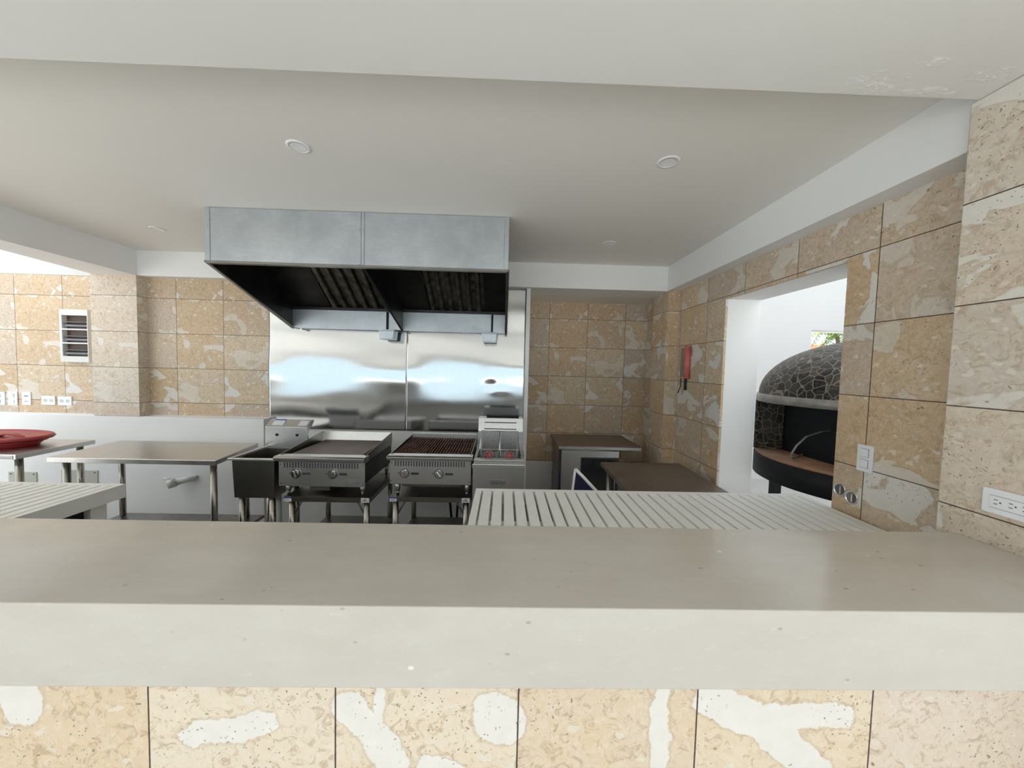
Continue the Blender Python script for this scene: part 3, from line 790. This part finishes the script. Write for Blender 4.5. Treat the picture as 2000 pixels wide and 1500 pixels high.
label_strip(t1, -3.62, -3.43, 2.519, .868, .893, False, 'sticker')
steel_table(.83, 1.515, 2.12, 3.007, .8, 'low brown-stained steel table against the right tiled wall', 'stained', False, .02)

def red_lid():
    cx, cy = -3.99, 2.765
    r = thing('red_plastic_lid', 'dark red oval plastic lid with strap handle, lying on left steel table', 'lid', (cx, cy, .9))
    MB().lathe([(0, .9005), (.36, .9005), (.375, .915), (.40, .935), (.42, .94), (.40, .95), (0, .95)], (cx, cy, 0), 64, sx=1.0, sy=.52).build('lower_tray', 'red', r)
    MB().lathe([(.38, .9505), (.40, .953), (.455, .956), (.47, .968), (.46, .982), (.42, .985), (.40, .978), (.30, .982), (0, .985)], (cx, cy, 0), 64, sx=1.0, sy=.52).build('lid', 'red', r)
    MB().strap([(cx+.20+.02*i, cy-.06, .982+.024*math.sin(PI*i/9)) for i in range(10)], .035, .008, (0, 1, .0)).build('handle', 'red', r)
red_lid()

# ------------------------------------------------------------------ white slatted tables
def slat_table(x0, x1, y0, y1, zt, label, pitch=.0549, first=.035):
    r = thing('slatted_table', label, 'table', ((x0+x1)/2, (y0+y1)/2, 0), 'white slatted tables')
    q = MB(); fr = .032
    q.box(x0, x1, y0, y0+fr, zt-.07, zt); q.box(x0, x1, y1-fr, y1, zt-.07, zt)
    q.box(x0, x0+first-.004, y0+fr, y1-fr, zt-.07, zt); q.box(x1-first+.004, x1, y0+fr, y1-fr, zt-.07, zt)
    q.build('frame', 'slatwhite', r)
    s = MB(); n = round((x1-x0-2*first)/pitch); p = (x1-x0-2*first)/n
    for i in range(n):
        s.box(x0+first+i*p+.0055, x0+first+(i+1)*p-.0055, y0+fr, y1-fr, zt-.022, zt)
    s.build('slatted_top', 'slatwhite', r, bevel=.0015)
    q = MB(); q.box(x0+.03, x1-.03, (y0+y1)/2-.02, (y0+y1)/2+.02, zt-.06, zt-.023)
    q.build('cross_rail', 'slatwhite', r)
    for x in (x0+.03, x1-.10):
        for y in (y0+.05, y1-.13):
            MB().box(x, x+.07, y, y+.07, 0, zt-.0705).build('leg', 'slatwhite', r, bevel=.003)
slat_table(-.138, 1.632, 1.14, 1.872, .945, 'long white slatted table behind the bar, right side by the tiled wall')
slat_table(-3.72, -1.955, 1.14, 1.850, .945, 'white slatted table behind the bar at the left edge')

tag(bx(-3.6, -1.99, 1.28, 1.70, 0, .868).build('black_block', 'black', bevel=.01), 'plain black block underneath the left slatted table', 'cabinet')  # solid black block filling the gap below the table
# ------------------------------------------------------------------ undercounter fridge
def fridge():
    x0, x1, y0, y1, zt = .560, 1.372, 3.45, 4.06, .838
    r = thing('undercounter_fridge', 'low stainless undercounter fridge with glossy dark door, in the tiled alcove', 'fridge', ((x0+x1)/2, 3.75, 0))
    MB().box(x0-.01, x1, y0-.01, y1, zt-.032, zt).build('worktop', 'stained', r, bevel=.003)
    MB().box(x0-.008, x1-.002, y0-.014, y0-.0105, zt-.034, zt-.008).build('worktop_edge', 'steel', r, bevel=.001)
    MB().box(x0+.02, x1-.20, y0+.04, y1-.01, .1, zt-.0325).build('cabinet', 'steel_dark', r)
    MB().box(x0+.006, x0+.022, y0+.039, y0+.06, .1, zt-.04).build('hinge_strip', 'ink', r)
    d = MB(); xa, xb = x0+.024, x1-.215
    d.box(xa, xa+.19, y0, y0+.038, .12, zt-.05); d.box(xa+.19, xb, y0, y0+.038, zt-.115, zt-.05); d.box(xa+.19, xb, y0, y0+.038, .12, .20)
    do = d.build('door', 'steel', r, bevel=.002)
    MB().box(xa+.1905, xb, y0+.008, y0+.03, .2005, zt-.1155).build('door_panel', 'glassdark', do)
    q = MB(); q.box(xa+.191, xb-.001, y0-.001, y0+.0075, zt-.128, zt-.1155); q.box(xa+.191, xa+.203, y0-.001, y0+.0075, .2005, zt-.1285); q.build('gasket', 'ink', do)
    MB().path([(xb-.05, y0-.0, .62), (xb-.05, y0-.04, .61), (xb-.05, y0-.04, .30), (xb-.05, y0, .29)], .006).build('handle', 'chrome', do)
    for x in (x0+.06, x1-.26):
        for y in (y0+.09, y1-.07): MB().tube((x, y, 0), (x, y, .1), .02, .024).build('foot', 'blackplastic', r)
fridge()
def chair():
    r = thing('folding_chair', 'white framed chair with navy fabric back, behind the right slatted table', 'chair', (.62, 2.45, 0))
    fr = MB()
    # back frame leaning, seen edge on: front stile and rear stile meet at the top
    fr.path([(.47, 2.58, 0), (.505, 2.58, .45), (.546, 2.60, .85)], .010)
    fr.path([(.546, 2.60, .85), (.60, 2.585, .80), (.70, 2.55, .70), (.81, 2.54, .45), (.80, 2.54, 0)], .012)
    fr.build('side_frame', 'slatwhite', r)
    fr = MB(); fr.path([(.60, 2.9, 0), (.62, 2.9, .45), (.64, 2.9, .69)], .010); fr.path([(.64, 2.9, .69), (.72, 2.88, .6), (.80, 2.87, .45), (.80, 2.86, 0)], .013)
    fr.build('side_frame', 'slatwhite', r)
    MB().tube((.60, 2.61, .70), (.64, 2.9, .69), .008).build('cross_bar', 'slatwhite', r)
    MB().tube((.80, 2.87, .44), (.80, 2.53, .44), .010).build('cross_bar', 'slatwhite', r)
    b = MB()
    vs = [b.bm.verts.new(p) for p in ((.5, 2.575, .44), (.545, 2.597, .835), (.69, 2.555, .70), (.80, 2.54, .46))]
    b.bm.faces.new(vs)
    o = b.build('side_panel', 'navy', r); sm = o.modifiers.new('t', 'SOLIDIFY'); sm.thickness = .004; sm.offset = 0
    s = MB(); s.hexa([(.53, 2.60, .42), (.79, 2.60, .42), (.79, 2.86, .42), (.62, 2.88, .42), (.53, 2.60, .43), (.79, 2.60, .43), (.79, 2.86, .43), (.62, 2.88, .43)])
    s.build('seat', 'navy', r)
chair()

# ------------------------------------------------------------------ pizza oven
def oven():
    cx, cy, R = 2.683, 2.527, .684
    r = thing('pizza_oven', 'domed pizza oven clad in dark stone mosaic, standing beyond the doorway', 'oven', (cx, cy, 0))
    dome = [(R-.012, 1.4405)]
    for i in range(1, 15):
        a = PI/2*i/14; dome.append(((R-.012)*math.cos(a), 1.4405+.42*math.sin(a)))
    MB().lathe(dome, (cx, cy, 0), 72).build('dome', 'mosaic', r)
    MB().lathe([(R-.05, 1.378), (R, 1.378), (R+.004, 1.409), (R, 1.44), (R-.05, 1.44), (R-.05, 1.378)], (cx, cy, 0), 72).build('rim_band', 'ovenmetal', r)
    # hearth disc + drum
    MB().lathe([(0, .80), (R-.01, .80), (R-.0, .80), (R, .955), (0, .955)], (cx, cy, 0), 72).build('base_drum', 'black', r)
    MB().lathe([(0, .9555), (R-.012, .9555), (R-.006, .970), (0, .970)], (cx, cy, 0), 72).build('hearth', 'hearth', r)
    # mouth faces -X; body wall everywhere else
    a_l = math.atan2(2.93-cy, 2.14-cx)    # far cheek edge
    a_r = -a_l
    Rb = R-.012
    n = 50
    A0, A1 = a_l, -a_l
    pts = [(cx+Rb*math.cos(A0+(A1-A0)*i/n), cy+Rb*math.sin(A0+(A1-A0)*i/n)) for i in range(n+1)]
    b = MB()
    lo = [b.bm.verts.new((x, y, .9705)) for x, y in pts]; hi = [b.bm.verts.new((x, y, 1.40)) for x, y in pts]
    for i in range(n):
        f = b.bm.faces.new((lo[i], lo[i+1], hi[i+1], hi[i])); f.smooth = True
    wo = b.build('drum_wall', 'mosaic', r); sm = wo.modifiers.new('t', 'SOLIDIFY'); sm.thickness = .03; sm.offset = 0
    # cheeks
    yn = 2*cy-2.93
    ym = 2*cy-2.86
    b = MB(); b.hexa([(2.14, 2.93, .9705), (2.32, 2.86, .9705), (2.335, 2.89, .9705), (2.155, 2.955, .9705), (2.14, 2.93, 1.378), (2.32, 2.86, 1.378), (2.335, 2.89, 1.378), (2.155, 2.955, 1.378)]).build('mouth_cheek', 'mosaic', r)
    b = MB(); b.hexa([(2.14, yn, .9705), (2.32, ym, .9705), (2.335, ym-.03, .9705), (2.155, yn-.025, .9705), (2.14, yn, 1.378), (2.32, ym, 1.378), (2.335, ym-.03, 1.378), (2.155, yn-.025, 1.378)]).build('mouth_cheek', 'mosaic', r)
    MB().box(2.325, 2.335, ym, 2.86, .9705, 1.378).build('oven_door', 'black', r)
    MB().strap([(2.322, 2.66, .985), (2.23, 2.60, .975), (2.10, 2.50, .985), (2.085, 2.48, 1.03), (2.10, 2.46, 1.09), (2.16, 2.45, 1.16), (2.26, 2.44, 1.20), (2.322, 2.44, 1.205)], .022, .004, (.3, 1, 0)).build('door_handle', 'ovenmetal', r)
    for a in (2.42, -2.42, .72, -.72):
        x, y = cx+(R-.16)*math.cos(a), cy+(R-.16)*math.sin(a)
        MB().box(x-.03, x+.03, y-.03, y+.03, 0, .80).build('leg', 'black', r)
oven()

# ------------------------------------------------------------------ wall fittings
def downlight(x, y, label, first=None):
    if first is not None:
        return dup(first, (x-first.location.x, y-first.location.y, 0), label)
    r = thing('ceiling_downlight', label, 'light', (x, y, CZ), 'recessed ceiling downlights')
    MB().lathe([(.036, CZ-.0005), (.036, CZ-.006), (.050, CZ-.004), (.052, CZ-.0005)], (x, y, 0), 40).build('trim_ring', 'plastic', r)
    MB().lathe([(0, CZ-.0015), (.0355, CZ-.0015), (.0355, CZ-.0045), (.030, CZ-.005), (.02, CZ-.003), (0, CZ-.003)], (x, y, 0), 32).build('lamp', 'lamp', r)
    return r
dl = downlight(-.98, 1.709, 'round white downlight in the ceiling, front left one nearest the bar')
downlight(.757, 1.719, 'round white downlight in the ceiling, front right one nearest the bar', dl)
downlight(-2.70, 2.836, 'round white downlight in the ceiling left of the hood', dl)
downlight(.803, 2.826, 'round white downlight in the ceiling right of the hood', dl)

def plate_y(xc, zc, wd, ht, y, label, kind, name='wall_plate', cat='switch plate', group=None):
    r = thing(name, label, cat, (xc, y, zc), group)
    MB().box(xc-wd/2, xc+wd/2, y-.008, y-.0002, zc-ht/2, zc+ht/2).build('cover', 'plastic', r, bevel=.002)
    if kind == 'switch2':
        for dz in (.030, -.030): MB().box(xc-.016, xc+.016, y-.012, y-.0082, zc+dz-.018, zc+dz+.018).build('rocker', 'cream', r, bevel=.001)
    elif kind == 'v2':
        for dz in (.028, -.028):
            MB().box(xc-.005, xc+.005, y-.0095, y-.0082, zc+dz-.016, zc+dz+.016).build('slot', 'greyink', r)
    elif kind == 'outlet':
        for dx in (-.028, .028):
            o = MB().box(xc+dx-.017, xc+dx+.017, y-.0095, y-.0082, zc-.017, zc+.017).build('socket', 'cream', r, bevel=.001)
            MB().box(xc+dx-.009, xc+dx+.001, y-.0102, y-.0096, zc+.005, zc+.0075).box(xc+dx-.009, xc+dx+.001, y-.0102, y-.0096, zc-.0075, zc-.005).box(xc+dx+.007, xc+dx+.012, y-.0102, y-.0096, zc-.003, zc+.003).build('slots', 'ink', o)
    elif kind == 'usb':
        MB().box(xc-.018, xc+.018, y-.0095, y-.0082, zc+.018, zc+.030).build('socket', 'greyink', r)
        MB().box(xc-.018, xc+.018, y-.0095, y-.0082, zc-.030, zc-.024).build('socket', 'greyink', r)
    return r
Yt = 3.4868
plate_y(-4.832, 1.178, .085, .128, Yt, 'upright white switch plate cut by the left picture edge, on stone tiles', 'v2')
plate_y(-4.715, 1.180, .085, .128, Yt, 'upright white switch plate on stone tiles, middle of the three uprights', 'switch2')
plate_y(-4.588, 1.183, .082, .128, Yt, 'upright white switch plate on stone tiles, nearest the two outlets', 'usb')
plate_y(-4.383, 1.169, .128, .086, Yt, 'sideways white outlet plate on stone tiles, left of the pair', 'outlet', 'wall_outlet', 'outlet')
plate_y(-4.229, 1.167, .128, .086, Yt, 'sideways white outlet plate on stone tiles, right of the pair', 'outlet', 'wall_outlet', 'outlet')
Yw = 3.3768
plate_y(-3.619, .268, .093, .092, Yw, 'small white outlet low on white wall under the empty steel table', 'outlet', 'wall_outlet', 'outlet')
for x0, x1, z0, z1, lb in ((-4.637, -4.379, .36, .502, 'grey metal cover plate on white wall below the red lid table'), (-4.154, -3.818, .36, .528, 'greenish grey metal cover plate on white wall beside the paired table legs')):
    r = thing('cover_plate', lb, 'cover plate', ((x0+x1)/2, Yw, (z0+z1)/2))
    MB().box(x0, x1, Yw-.006, Yw-.0002, z0, z1).build('plate', 'cover', r, bevel=.002)
    q = MB()
    for x in (x0+.025, x1-.025): q.tube((x, Yw-.006, z1-.02), (x, Yw-.009, z1-.02), .006, seg=8)
    q.build('screws', 'ink', r)

# louvred panel on the left wall
def louvre():
    x0, x1, z0, z1 = -4.205, -3.945, 1.545, 2.040
    yb, yf = 3.4868, 3.44
    r = thing('louvred_wall_unit', 'white framed wall unit with three dark louvred openings, beside tiled column', 'wall unit', ((x0+x1)/2, yb, z0))
    f = MB()
    zs = [z0, z0+.055, z0+.172, z0+.185, z0+.302, z0+.315, z0+.440, z1]
    f.box(x0, x0+.022, yf, yb, z0, z1); f.box(x1-.006, x1, yf, yb, z0, z1)
    for a, b in ((zs[0], zs[1]), (zs[2], zs[3]), (zs[4], zs[5]), (zs[6], zs[7])): f.box(x0+.022, x1-.006, yf, yb, a, b)
    f.build('frame', 'cream', r)
    MB().box(x0+.022, x1-.006, yb-.006, yb, z0+.055, z0+.440).build('back_plate', 'brown', r)
    for a, b in ((zs[1], zs[2]), (zs[3], zs[4]), (zs[5], zs[6])):
        h = b-a
        o = MB().prism([(yb-.0065, a+.60*h), (yb-.040, a+.52*h), (yb-.040, a+.48*h), (yb-.0065, a+.55*h)], 'X', x0+.023, x1-.007).prism([(yb-.0065, a+.40*h), (yb-.036, a+.30*h), (yb-.036, a+.16*h), (yb-.0065, a+.22*h)], 'X', x0+.023, x1-.007).build('louvre', 'bar', r)
louvre()
# pvc stub on the white wall under the table
r = thing('pipe_stub', 'white plastic pipe stub with cap on the wall under the empty steel table', 'pipe', (-2.98, 3.37, .46))
MB().tube((-2.90, 3.3765, .478), (-3.03, 3.30, .455), .022, .032).build('pipe', 'tube_pvc', r)
MB().tube((-3.03, 3.30, .455), (-3.075, 3.27, .440), .040, seg=20).build('cap', 'tube_pvc', r)
MB().tube((-3.06, 3.295, .475), (-3.13, 3.285, .490), .012).build('lever', 'tube_pvc', r)

# fittings on the right wall (facing -X)
Xw = 1.657
r = thing('light_switch', 'white two rocker light switch on the tiled wall beside the doorway', 'light switch', (Xw, 1.558, 1.224))
MB().box(Xw-.008, Xw-.0003, 1.524, 1.594, 1.163, 1.285).build('cover', 'plastic', r, bevel=.002)
for z in (1.250, 1.200):
    MB().box(Xw-.0086, Xw-.0081, 1.5405, 1.5785, z-.0195, z+.0195).build('rocker_gap', 'greyink', r)
    MB().box(Xw-.012, Xw-.0082, 1.542, 1.577, z-.018, z+.018).build('rocker', 'plastic', r, bevel=.002)
for y, z, lb in ((1.672, 1.042, 'round chrome recessed cover on tiled wall, nearer the doorway'), (1.612, 1.024, 'round chrome recessed cover on tiled wall, farther from the doorway')):
    r = thing('round_wall_cover', lb, 'cover', (Xw, y, z))
    MB().lathe([(.031, -.0004), (.032, -.004), (.028, -.005), (.025, -.002)], (Xw, y, z), 36, axis='X').build('ring', 'chrome', r)
    MB().lathe([(.0248, -.002), (.02, -.0012), (0, -.0008)], (Xw, y, z), 36, axis='X').build('cup', 'steel_dark', r)
    MB().box(Xw-.008, Xw-.001, y-.010, y-.002, z-.020, z+.020).build('tab', 'chrome', r, bevel=.002)
Xp = 1.51
r = thing('wall_outlet', 'large white double outlet plate on the near tiled pier, right picture edge', 'outlet', (Xp, .995, 1.228))
MB().box(Xp-.010, Xp-.0003, .935, 1.056, 1.190, 1.266).build('cover', 'plastic', r, bevel=.003)
o = MB().box(Xp-.0125, Xp-.0102, .950, 1.036, 1.2095, 1.2465).build('socket_insert', 'plastic', r, bevel=.001)
q = MB()
q.box(Xp-.0129, Xp-.0126, .950, 1.036, 1.2463, 1.2470); q.box(Xp-.0129, Xp-.0126, .950, 1.036, 1.2090, 1.2097)
for y in (1.018, .986, .958):
    q.box(Xp-.0131, Xp-.0126, y, y+.008, 1.2335, 1.2355); q.box(Xp-.0131, Xp-.0126, y, y+.008, 1.2215, 1.2235); q.tube((Xp-.0126, y-.006, 1.2285), (Xp-.0131, y-.006, 1.2285), .0022, seg=10)
q.build('slots', 'ink', o)
r = thing('wall_holder', 'taupe wall box with faded red cylinder and dangling black strap', 'wall box', (Xw, 3.17, 1.68))
MB().box(Xw-.012, Xw-.0003, 3.16, 3.285, 1.545, 1.815).build('box', 'taupe', r, bevel=.002)
MB().tube((Xw-.026, 3.135, 1.535), (Xw-.026, 3.135, 1.825), .025, seg=20).build('red_cylinder', 'pink', r)
MB().box(Xw-.018, Xw-.008, 3.165, 3.19, 1.43, 1.544).build('strap', 'blackplastic', r)
MB().path([(Xw-.012, 3.26, 1.54), (Xw-.012, 3.265, 1.46), (Xw-.012, 3.29, 1.42), (Xw-.012, 3.305, 1.395)], .004, 6).build('cord', 'blackplastic', r)

for ob in bpy.data.objects:
    if '_o' in ob: del ob['_o']
